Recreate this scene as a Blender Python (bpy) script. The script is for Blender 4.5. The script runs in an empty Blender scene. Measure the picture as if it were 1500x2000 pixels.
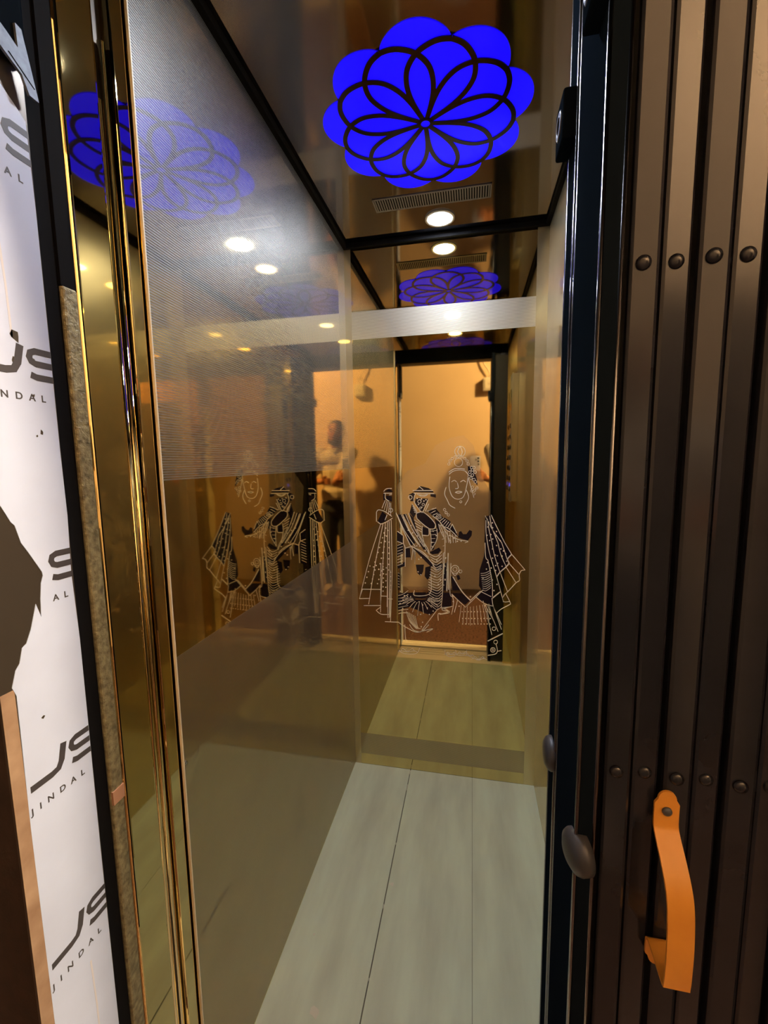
import bpy, bmesh, math, random
from mathutils import Vector, Matrix
random.seed(7)
R = math.radians
sc = bpy.context.scene
col = sc.collection

# ------------------------------------------------------------------ camera
YAW, PITCH, ROLL, FPX = 0.2046, 0.1170, -0.0144, 830.88
cam_d = bpy.data.cameras.new('camera'); cam = bpy.data.objects.new('camera', cam_d); col.objects.link(cam)
cam_d.sensor_fit = 'HORIZONTAL'; cam_d.sensor_width = 36.0; cam_d.lens = 36.0 * FPX / 1500.0
cam_d.clip_start = 0.004; cam_d.clip_end = 50
fw = Vector((-math.sin(YAW) * math.cos(PITCH), math.cos(YAW) * math.cos(PITCH), -math.sin(PITCH)))
rt0 = Vector((math.cos(YAW), math.sin(YAW), 0)); up0 = rt0.cross(fw)
rt = rt0 * math.cos(ROLL) + up0 * math.sin(ROLL); up = -rt0 * math.sin(ROLL) + up0 * math.cos(ROLL)
m = Matrix.Identity(4)
for i in range(3):
    m[i][0], m[i][1], m[i][2] = rt[i], up[i], -fw[i]
m.translation = (0, 0, 1.31)
cam.matrix_world = m
sc.camera = cam

# ------------------------------------------------------------------ world, exposure
world = bpy.data.worlds.new('world'); sc.world = world; world.use_nodes = True
bg = world.node_tree.nodes['Background']; bg.inputs[0].default_value = (0.02, 0.02, 0.025, 1); bg.inputs[1].default_value = 0.3
sc.view_settings.view_transform = 'Standard'; sc.view_settings.look = 'None'
sc.view_settings.gamma = 1.0; sc.view_settings.use_curve_mapping = False
sc.view_settings.exposure = 0.0
sc.cycles.max_bounces = 8; sc.cycles.glossy_bounces = 7; sc.cycles.diffuse_bounces = 3
sc.cycles.use_adaptive_sampling = True; sc.cycles.adaptive_threshold = 0.12; sc.cycles.adaptive_min_samples = 20
sc.cycles.blur_glossy = 0.3; sc.cycles.sample_clamp_indirect = 6.0
LAMP = 300.0          # cool white downlights in the cabin ceiling
BULB = 2650.0         # warm bulb in the lobby
FLOWER = 1.35         # blue backlit ceiling flower

# ------------------------------------------------------------------ measures (metres)
L, RW, B, H = -0.489, 0.257, 1.6675, 2.132      # cabin left / right / back / ceiling
FY = 0.612                                       # inner face of the cabin front
GX = 0.111                                       # leading edge of the folded gates
YB = -1.0                                        # lobby rear wall

# ------------------------------------------------------------------ materials
def lin(c): return tuple(((v / 255.0) / 12.92 if v <= 10 else (((v / 255.0) + 0.055) / 1.055) ** 2.4) for v in c)
def new_mat(name):
    mt = bpy.data.materials.new(name); mt.use_nodes = True
    nt = mt.node_tree; return mt, nt, nt.nodes['Principled BSDF']
def pm(name, colr, rough=0.5, metal=0.0, ior=None, spec=None, coat=0.0, emit=None, es=0.0, bump=None, var=None, bscale=60.0):
    mt, nt, b = new_mat(name)
    b.inputs['Base Color'].default_value = (*colr, 1); b.inputs['Roughness'].default_value = rough
    b.inputs['Metallic'].default_value = metal
    if ior: b.inputs['IOR'].default_value = ior
    if spec is not None: b.inputs['Specular IOR Level'].default_value = spec
    if coat: b.inputs['Coat Weight'].default_value = coat; b.inputs['Coat Roughness'].default_value = 0.08
    if emit: b.inputs['Emission Color'].default_value = (*emit, 1); b.inputs['Emission Strength'].default_value = es
    tc = nt.nodes.new('ShaderNodeTexCoord')
    if var:
        n = nt.nodes.new('ShaderNodeTexNoise'); n.inputs['Scale'].default_value = var[1]; n.inputs['Detail'].default_value = 6
        mp = nt.nodes.new('ShaderNodeMapping'); mp.inputs['Scale'].default_value = var[3] if len(var) > 3 else (1, 1, 1)
        nt.links.new(tc.outputs['Object'], mp.inputs[0]); nt.links.new(mp.outputs[0], n.inputs['Vector'])
        cr = nt.nodes.new('ShaderNodeValToRGB'); cr.color_ramp.elements[0].position = 0.3; cr.color_ramp.elements[1].position = 0.7
        cr.color_ramp.elements[0].color = (*colr, 1); cr.color_ramp.elements[1].color = (*var[0], 1)
        nt.links.new(n.outputs[0], cr.inputs[0]); nt.links.new(cr.outputs[0], b.inputs['Base Color'])
        if var[2]:
            mr = nt.nodes.new('ShaderNodeMapRange'); mr.inputs[3].default_value = rough; mr.inputs[4].default_value = rough + var[2]
            nt.links.new(n.outputs[0], mr.inputs[0]); nt.links.new(mr.outputs[0], b.inputs['Roughness'])
    if bump:
        n2 = nt.nodes.new('ShaderNodeTexNoise'); n2.inputs['Scale'].default_value = bscale; n2.inputs['Detail'].default_value = 4
        nt.links.new(tc.outputs['Object'], n2.inputs['Vector'])
        bp = nt.nodes.new('ShaderNodeBump'); bp.inputs['Strength'].default_value = bump; bp.inputs['Distance'].default_value = 0.002
        nt.links.new(n2.outputs[0], bp.inputs['Height']); nt.links.new(bp.outputs[0], b.inputs['Normal'])
    return mt
GOLDC = (0.68, 0.54, 0.25)
def frost(name, fac_hi, fac_lo, period, hazec, rough):
    """gold mirror steel with a fine etched hatch: polished lines alternate with matte lines"""
    mt, nt, b = new_mat(name)
    b.inputs['Base Color'].default_value = (*GOLDC, 1); b.inputs['Metallic'].default_value = 1; b.inputs['Roughness'].default_value = 0.035
    b2 = nt.nodes.new('ShaderNodeBsdfPrincipled'); b2.inputs['Base Color'].default_value = (*hazec, 1)
    b2.inputs['Metallic'].default_value = 0.75; b2.inputs['Roughness'].default_value = rough
    tc = nt.nodes.new('ShaderNodeTexCoord'); sp = nt.nodes.new('ShaderNodeSeparateXYZ'); nt.links.new(tc.outputs['Object'], sp.inputs[0])
    mu = nt.nodes.new('ShaderNodeMath'); mu.operation = 'MULTIPLY'; mu.inputs[1].default_value = 2 * math.pi / period; nt.links.new(sp.outputs[2], mu.inputs[0])
    si = nt.nodes.new('ShaderNodeMath'); si.operation = 'SINE'; nt.links.new(mu.outputs[0], si.inputs[0])
    mr = nt.nodes.new('ShaderNodeMapRange'); mr.inputs[1].default_value = -0.4; mr.inputs[2].default_value = 0.4
    mr.inputs[3].default_value = fac_lo; mr.inputs[4].default_value = fac_hi; nt.links.new(si.outputs[0], mr.inputs[0])
    ns = nt.nodes.new('ShaderNodeTexNoise'); ns.inputs['Scale'].default_value = 5; ns.inputs['Detail'].default_value = 5
    nt.links.new(tc.outputs['Object'], ns.inputs['Vector'])
    m2 = nt.nodes.new('ShaderNodeMath'); m2.operation = 'MULTIPLY_ADD'; m2.inputs[1].default_value = 0.16; nt.links.new(ns.outputs[0], m2.inputs[0]); 
    ad = nt.nodes.new('ShaderNodeMath'); ad.operation = 'SUBTRACT'; ad.inputs[1].default_value = 0.08; nt.links.new(mr.outputs[0], ad.inputs[0])
    nt.links.new(ad.outputs[0], m2.inputs[2]); m2.use_clamp = True
    mx = nt.nodes.new('ShaderNodeMixShader'); nt.links.new(m2.outputs[0], mx.inputs[0]); nt.links.new(b.outputs[0], mx.inputs[1]); nt.links.new(b2.outputs[0], mx.inputs[2])
    nt.links.new(mx.outputs[0], nt.nodes['Material Output'].inputs[0])
    return mt
M = {}
M['gold'] = pm('gold mirror steel', GOLDC, 0.03, 1.0)
M['goldsat'] = pm('satin gold steel', (0.60, 0.50, 0.28), 0.28, 1.0, var=((0.66, 0.55, 0.32), 9.0, 0.12, (1, 1, 0.2)))
M['frost_up'] = frost('etched hatch coarse', 0.58, 0.18, 0.0042, (0.47, 0.47, 0.45), 0.46)
M['frost_lo'] = frost('etched hatch fine', 0.66, 0.50, 0.0030, (0.30, 0.25, 0.20), 0.45)
M['frost_back'] = frost('etched hatch band', 0.78, 0.40, 0.0050, (0.74, 0.69, 0.54), 0.40)
M['frost_edge'] = frost('satin etched edge', 0.50, 0.44, 0.0030, (0.68, 0.60, 0.42), 0.34)
M['ceil'] = pm('dark bronze mirror', (0.40, 0.38, 0.37), 0.07, 1.0)
M['black'] = pm('black satin paint', (0.0060, 0.0095, 0.0150), 0.6, 0, spec=0.0)
M['bead'] = pm('glossy highlight bead metal', (0.16, 0.16, 0.17), 0.16, 1.0)  # gloss for the beads that carry the post highlights
M['rubber'] = pm('grey black rubber', (0.045, 0.047, 0.056), 0.38)
M['blackm'] = pm('black rubber', (0.012, 0.012, 0.014), 0.45)
M['gap'] = pm('near black gap fill', (0.0035, 0.0035, 0.0045), 0.85, spec=0.1)
M['gate'] = pm('brown enamel', (0.012, 0.0135, 0.020), 0.14, 0, ior=1.50, var=((0.016, 0.018, 0.027), 14.0, 0.08))
M['orange'] = pm('orange paint', lin((244, 172, 70)), 0.30, var=(lin((230, 156, 58)), 20.0, 0.1))
M['steel'] = pm('galvanised steel', (0.09, 0.10, 0.12), 0.45, 0.6, var=((0.17, 0.19, 0.22), 90.0, 0.2))
M['chrome'] = pm('screw metal', (0.6, 0.6, 0.6), 0.2, 1.0)
M['film'] = pm('white protective film', lin((190, 206, 240)), 0.42, var=(lin((176, 190, 222)), 7.0, 0.1))
M['ink'] = pm('grey printed ink', lin((58, 56, 62)), 0.5)
M['torn'] = pm('bare dull steel', (0.10, 0.085, 0.07), 0.35, 0.7)
M['tan'] = pm('bare tan edge', lin((176, 150, 126)), 0.45, 0.2, var=(lin((140, 112, 90)), 25.0, 0.1))
M['sand'] = pm('rough metallic grey', lin((172, 164, 126)), 0.45, 0.35, var=(lin((112, 104, 78)), 120.0, 0.1), bump=0.9, bscale=260.0)
M['tape'] = pm('pinkish tape', lin((196, 150, 120)), 0.5)
M['floor'] = pm('olive grey vinyl', lin((190, 204, 180)), 0.45, var=(lin((166, 172, 152)), 4.0, 0.16, (3.0, 0.6, 1)))
M['seam'] = pm('pale joint line', lin((190, 188, 170)), 0.5)
M['subfloor'] = pm('dark joint filler', lin((84, 82, 70)), 0.7)
M['sill'] = pm('cream aluminium', lin((236, 228, 204)), 0.4, 0.0)
M['granite'] = pm('polished brown granite', (0.075, 0.036, 0.026), 0.10, var=((0.15, 0.078, 0.055), 70.0, 0.05), ior=1.6)
M['granite_d'] = pm('rough dark stone', (0.020, 0.012, 0.010), 0.55, var=((0.045, 0.024, 0.018), 50.0, 0.1), bump=0.5, bscale=80.0)
M['peach'] = pm('peach wall paint', lin((238, 212, 182)), 0.7, var=(lin((230, 204, 174)), 2.0, 0))
M['lobby_dark'] = pm('dark low bounce lobby finish', (0.03, 0.02, 0.015), 0.6, var=((0.05, 0.032, 0.022), 6.0, 0.1, (1, 1, .1)))  # invented dark finish for unseen lobby surfaces, keeps warm bounce low
M['cement'] = pm('white ceiling paint', lin((225, 215, 200)), 0.8)
M['etch'] = pm('pale etched line', lin((240, 230, 206)), 0.6, 0.0)
M['scr'] = pm('pale scratch', lin((196, 198, 212)), 0.6)
M['tint'] = pm('dark violet tint', (0.014, 0.008, 0.014), 0.14)
M['haze'] = frost('frosted haze patch', 0.50, 0.44, 0.003, (0.72, 0.56, 0.30), 0.15)
M['white'] = pm('white plastic', lin((228, 222, 212)), 0.4)
M['cable'] = pm('white cable', lin((210, 200, 185)), 0.5)
M['skin'] = pm('skin', lin((168, 112, 80)), 0.5, var=(lin((158, 102, 72)), 12.0, 0))
M['hair'] = pm('dark hair', (0.012, 0.010, 0.009), 0.5, bump=0.6, bscale=220.0)
M['shirt'] = pm('pale grey cotton', lin((196, 186, 176)), 0.8, bump=0.3, bscale=30.0)
M['jeans'] = pm('dark denim', lin((44, 46, 58)), 0.85, bump=0.3, bscale=90.0)
M['shoe'] = pm('pale shoe', lin((206, 190, 180)), 0.6)
M['eye'] = pm('eye white', lin((225, 220, 214)), 0.3)
M['lip'] = pm('lips', lin((132, 76, 64)), 0.5)
M['phone'] = pm('lavender white phone glass', lin((214, 210, 224)), 0.15)
M['lens'] = pm('black lens glass', (0.004, 0.004, 0.006), 0.05)
M['copface'] = pm('brushed control plate', (0.62, 0.58, 0.48), 0.30, 0.85, var=((0.54, 0.50, 0.40), 40.0, 0.1, (1, 1, 0.05)))
M['copside'] = pm('dark control box', (0.03, 0.022, 0.018), 0.25)
M['led_blue'] = pm('blue indicator', (0.02, 0.02, 0.2), 0.3, emit=(0.05, 0.05, 1.0), es=3.0)
M['lamp'] = pm('cool white led', (0.9, 0.9, 0.9), 0.4, emit=(0.92, 0.98, 1.10), es=LAMP)
M['bulb'] = pm('warm bulb glow', (0.9, 0.8, 0.6), 0.4, emit=(1.0, 0.75, 0.48), es=BULB)
M['blue'] = pm('blue backlit acrylic', (0.01, 0.01, 0.25), 0.16, emit=(0.004, 0.0, 1.0), es=FLOWER)
M['trac'] = pm('dark tracery metal', (0.10, 0.085, 0.075), 0.14, 1.0)
M['grille'] = pm('grey grille', (0.30, 0.30, 0.31), 0.4, 0.4)

# ------------------------------------------------------------------ mesh builder
class MB:
    def __init__(s): s.v = []; s.f = []
    def add(s, vs, fs):
        o = len(s.v); s.v += [tuple(p) for p in vs]; s.f += [tuple(i + o for i in f) for f in fs]; return s
    def box(s, x0, x1, y0, y1, z0, z1, bev=0.0, seg=2):
        if bev <= 0:
            vs = [(x, y, z) for x in (x0, x1) for y in (y0, y1) for z in (z0, z1)]
            return s.add(vs, [(0, 1, 3, 2), (4, 6, 7, 5), (0, 4, 5, 1), (2, 3, 7, 6), (0, 2, 6, 4), (1, 5, 7, 3)])
        bm = bmesh.new(); bmesh.ops.create_cube(bm, size=1.0)
        for v in bm.verts: v.co = Vector(((x0 + x1) / 2 + v.co.x * (x1 - x0), (y0 + y1) / 2 + v.co.y * (y1 - y0), (z0 + z1) / 2 + v.co.z * (z1 - z0)))
        bmesh.ops.bevel(bm, geom=list(bm.edges), offset=bev, segments=seg, profile=0.5, affect='EDGES')
        s.bm(bm); return s
    def bm(s, bm):
        bm.verts.index_update(); s.add([v.co[:] for v in bm.verts], [[v.index for v in f.verts] for f in bm.faces]); bm.free()
    def prism(s, pts, origin, ux, uy, t):
        """polygon pts in plane (ux, uy), thickness along ux x uy"""
        o, ux, uy = Vector(origin), Vector(ux), Vector(uy); n = ux.cross(uy)
        a = sum(pts[i][0] * pts[(i + 1) % len(pts)][1] - pts[(i + 1) % len(pts)][0] * pts[i][1] for i in range(len(pts)))
        if a < 0: pts = pts[::-1]
        k = len(pts); lo = [o + ux * p[0] + uy * p[1] for p in pts]; hi = [p + n * t for p in lo]
        return s.add(lo + hi, [tuple(range(k - 1, -1, -1)), tuple(range(k, 2 * k))] + [(i, (i + 1) % k, (i + 1) % k + k, i + k) for i in range(k)])
    def ribbon(s, pts, wd, origin, ux, uy, t):
        """flat stroke of constant width along a polyline in the plane (ux, uy)"""
        n = len(pts); lf = []; rg = []
        closed = n > 3 and abs(pts[0][0] - pts[-1][0]) + abs(pts[0][1] - pts[-1][1]) < 1e-9
        for i in range(n):
            a = pts[i - 1] if i else (pts[-2] if closed else pts[0]); c = pts[i + 1] if i < n - 1 else (pts[1] if closed else pts[-1])
            dx, dy = c[0] - a[0], c[1] - a[1]; l = math.hypot(dx, dy) or 1.0
            nx, ny = -dy / l * wd / 2, dx / l * wd / 2
            lf.append((pts[i][0] + nx, pts[i][1] + ny)); rg.append((pts[i][0] - nx, pts[i][1] - ny))
        o, ux, uy = Vector(origin), Vector(ux), Vector(uy); nn = ux.cross(uy) * t
        P = lambda p: o + ux * p[0] + uy * p[1]
        vs = []
        for i in range(n): vs += [P(lf[i]), P(rg[i]), P(lf[i]) + nn, P(rg[i]) + nn]
        fs = []
        for i in range(n - 1):
            a, b = 4 * i, 4 * i + 4
            fs += [(a + 2, a + 3, b + 3, b + 2), (a, b, b + 1, a + 1), (a, a + 2, b + 2, b), (a + 1, b + 1, b + 3, a + 3)]
        if not closed: fs += [(0, 1, 3, 2), (4 * n - 4, 4 * n - 2, 4 * n - 1, 4 * n - 3)]
        return s.add(vs, fs)
    def lathe(s, prof, origin, axis=(0, 0, 1), n=24, ring=False):
        """profile (radius, height) turned round an axis"""
        o, ax = Vector(origin), Vector(axis).normalized(); u = ax.orthogonal().normalized(); w = ax.cross(u)
        vs = []; fs = []
        for r, h in prof:
            for k in range(n):
                a = 2 * math.pi * k / n; vs.append(o + ax * h + (u * math.cos(a) + w * math.sin(a)) * max(r, 1e-5))
        for j in range(len(prof) - 1):
            for k in range(n):
                fs.append((j * n + k, j * n + (k + 1) % n, (j + 1) * n + (k + 1) % n, (j + 1) * n + k))
        if ring:
            j = len(prof) - 1; fs += [(j * n + k, j * n + (k + 1) % n, (k + 1) % n, k) for k in range(n)]
        else:
            fs.append(tuple(range(n - 1, -1, -1))); fs.append(tuple((len(prof) - 1) * n + k for k in range(n)))
        return s.add(vs, fs)
    def tube(s, pts, rad, n=10, cap=True):
        pts = [Vector(p) for p in pts]; rr = rad if isinstance(rad, (list, tuple)) else [rad] * len(pts)
        vs = []; fs = []; u = None
        for i, p in enumerate(pts):
            d = ((pts[i + 1] if i < len(pts) - 1 else p) - (pts[i - 1] if i else p)).normalized()
            u = d.orthogonal().normalized() if u is None else (u - d * u.dot(d)).normalized()
            w = d.cross(u)
            for k in range(n):
                a = 2 * math.pi * k / n; vs.append(p + (u * math.cos(a) + w * math.sin(a)) * rr[i])
        for i in range(len(pts) - 1):
            for k in range(n): fs.append((i * n + k, i * n + (k + 1) % n, (i + 1) * n + (k + 1) % n, (i + 1) * n + k))
        fs.append(tuple(range(n - 1, -1, -1))); fs.append(tuple((len(pts) - 1) * n + k for k in range(n)))
        return s.add(vs, fs)
    def ell(s, c, r, rot=None, n=14):
        c = Vector(c); vs = []; fs = []; h = n // 2
        for j in range(1, h):
            t = math.pi * j / h
            for k in range(n):
                a = 2 * math.pi * k / n; p = Vector((r[0] * math.sin(t) * math.cos(a), r[1] * math.sin(t) * math.sin(a), r[2] * math.cos(t)))
                vs.append(c + (rot @ p if rot else p))
        top = len(vs); p = Vector((0, 0, r[2])); vs.append(c + (rot @ p if rot else p)); vs.append(c - (rot @ p if rot else p))
        for j in range(h - 2):
            for k in range(n): fs.append((j * n + k, (j + 1) * n + k, (j + 1) * n + (k + 1) % n, j * n + (k + 1) % n))
        for k in range(n):
            fs.append((top, k, (k + 1) % n)); fs.append((top + 1, (h - 2) * n + (k + 1) % n, (h - 2) * n + k))
        return s.add(vs, fs)
    def mesh(s, name, smooth=False):
        me = bpy.data.meshes.new(name); me.from_pydata(s.v, [], s.f); me.validate()
        bm = bmesh.new(); bm.from_mesh(me); bmesh.ops.recalc_face_normals(bm, faces=list(bm.faces)); bm.to_mesh(me); bm.free()
        if smooth:
            for p in me.polygons: p.use_smooth = True
        return me
    def build(s, name, mat, parent=None, smooth=False, label=None):
        me = s.mesh(name, smooth); me.materials.append(M[mat] if isinstance(mat, str) else mat)
        return link(name, me, parent, label)
def link(name, me, parent=None, label=None, loc=None):
    o = bpy.data.objects.new(name, me); col.objects.link(o)
    if parent is not None:
        o.parent = parent; o.matrix_parent_inverse = Matrix.Translation(-parent.location)
    if loc is not None: o.location = loc
    if label: o['label'] = label
    return o
def tag(o, label=None, cat=None, group=None, kind=None):
    for k, v in (('label', label), ('category', cat), ('group', group), ('kind', kind)):
        if v: o[k] = v
    return o
def thing(name, loc, label, cat, group=None):
    o = bpy.data.objects.new(name, None); col.objects.link(o); o.location = loc; o.empty_display_size = 0.05
    return tag(o, label, cat, group)
def struct(name, mb, mat, label=None, smooth=False):
    return tag(mb.build(name, mat, None, smooth), label, kind='structure')
def bar(x0, x1, y0, y1, z0, z1, bev=0.0, seg=2): return MB().box(x0, x1, y0, y1, z0, z1, bev, seg)
def remesh(mb, voxel, smooth_it=4):
    """melt overlapping volumes into one continuous skin"""
    me = mb.mesh('tmp'); o = bpy.data.objects.new('tmp', me); col.objects.link(o)
    md = o.modifiers.new('r', 'REMESH'); md.mode = 'VOXEL'; md.voxel_size = voxel
    ms = o.modifiers.new('s', 'SMOOTH'); ms.factor = 0.5; ms.iterations = smooth_it
    dg = bpy.context.evaluated_depsgraph_get(); dg.update()
    out = bpy.data.meshes.new_from_object(o.evaluated_get(dg)); bpy.data.objects.remove(o)
    for p in out.polygons: p.use_smooth = True
    return out
FILLS=[[(-2146,11057),(-1901,11113),(-1605,10899),(-1404,10630),(-1444,10466),(-1633,10462),(-1903,10650),(-2120,10866)],[(-1904,10526),(-1660,10462),(-1674,10188),(-1905,10210)],[(-2277,11898),(-2114,12019),(-1978,12140),(-1657,12059),(-1497,11952),(-1457,11885)],[(-2441,11803),(-2277,11884),(-2182,11844),(-2252,11546),(-2375,11532)],[(-1590,11831),(-1377,11818),(-1377,11684),(-1590,11732)],[(-2170,11668),(-1684,11643),(-1901,11154),(-1982,11154),(-2212,11464)],[(-2321,11437),(-2145,11220),(-2146,11084),(-2256,10864),(-2419,11081)],[(-2938,10300),(-2703,10166),(-2706,9845),(-2942,9910)],[(-2917,10993),(-2723,11009),(-2452,10365),(-2194,9872),(-2360,9743),(-2564,10113)],[(-2695,11010),(-2543,11039),(-2259,10396),(-1933,9989),(-1743,9606),(-1880,9603),(-2287,10341)],[(-2447,11081),(-2256,10864),(-2149,10426),(-1878,9990),(-1635,9471),(-1743,9495),(-1987,10015),(-2259,10451)],[(-2624,9638),(-2416,9643),(-2391,9266),(-2613,9259)],[(-1592,10436),(-1337,10454),(-1323,10222),(-1458,9614),(-1594,9569)],[(-1430,10847),(-1230,10728),(-1203,10388),(-1310,10250),(-1363,10576)],[(-1685,11143),(-1363,11254),(-1083,10879),(-1256,10782),(-1497,10955)],[(-1230,10728),(-1044,10906),(-805,10747),(-803,10369),(-963,10420)],[(-918,10472),(-743,10624),(-509,10152),(-596,10150)],[(-481,10346),(-394,10378),(-321,10260),(-192,10263),(-79,10428),(22,10386),(9,10208),(-132,10012),(-363,10066),(-508,10122)],[(-2346,9701),(-2154,9678),(-1689,9275),(-1445,8949),(-1581,8916),(-1936,9267)],[(-1634,9499),(-1256,9703),(-1175,9595),(-1282,9454),(-1526,9419)],[(-1472,9004),(-1093,9072),(-1093,8823),(-1309,8759)],[(-2185,8978),(-1854,8990),(-1883,8708),(-1980,8507),(-2131,8642)],[(-1800,8880),(-1581,8944),(-1582,8496),(-1719,8377),(-1828,8514)],[(-1093,9072),(-878,9080),(-929,8019),(-1091,7927)],[(-2914,8640),(-2844,8586),(-2851,7899),(-2922,7896)],[(-1472,9059),(-1093,9017),(-1120,8822),(-1363,8840)],[(-2233,7829),(-1775,7851),(-1776,7581),(-2221,7558)],[(-1104,7870),(-753,7888),(-751,7324),(-1131,7246)],[(-753,7888),(-351,7880),(-29,7617),(-214,7411),(-510,7619)],[(-3434,11925),(-3237,12048),(-3100,11952),(-3100,11898)],[(-3477,11843),(-3393,11829),(-3397,11596),(-3481,11568)],[(-3366,11761),(-3130,11734),(-3133,11514),(-3355,11596)],[(-3530,11125),(-3363,10988),(-3367,10739),(-3593,10638),(-3734,10705)],[(-2930,9770),(-2678,9832),(-2681,9440),(-2935,9320)],[(-2939,8923),(-2629,9076),(-2630,8906),(-2912,8782)],[(326,8849),(488,9425),(532,9952),(609,9954),(707,9378),(831,8021),(808,7799),(467,7948),(307,8216)],[(-783,8557),(-675,8533),(-352,7991),(-726,7973)],[(-569,8593),(-462,8625),(-408,8461),(-514,8401)],[(609,9954),(1254,9970),(1495,9510),(1373,9265),(1327,9022),(976,8629),(812,9274)],[(180,7795),(336,7969),(860,7774),(813,7468),(472,7560)],[(511,10965),(735,11026),(1254,9957),(496,9938)],[(-2923,7752),(-2275,7813),(-2221,7529),(-1776,7553),(-1748,7810),(-1582,7960),(-1091,7899),(-1172,7272),(-1612,6904),(-2448,7200),(-2930,7057)],[(-157,12897),(12,12867),(185,12408),(216,12150),(17,12352),(-154,12554)]]
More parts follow.
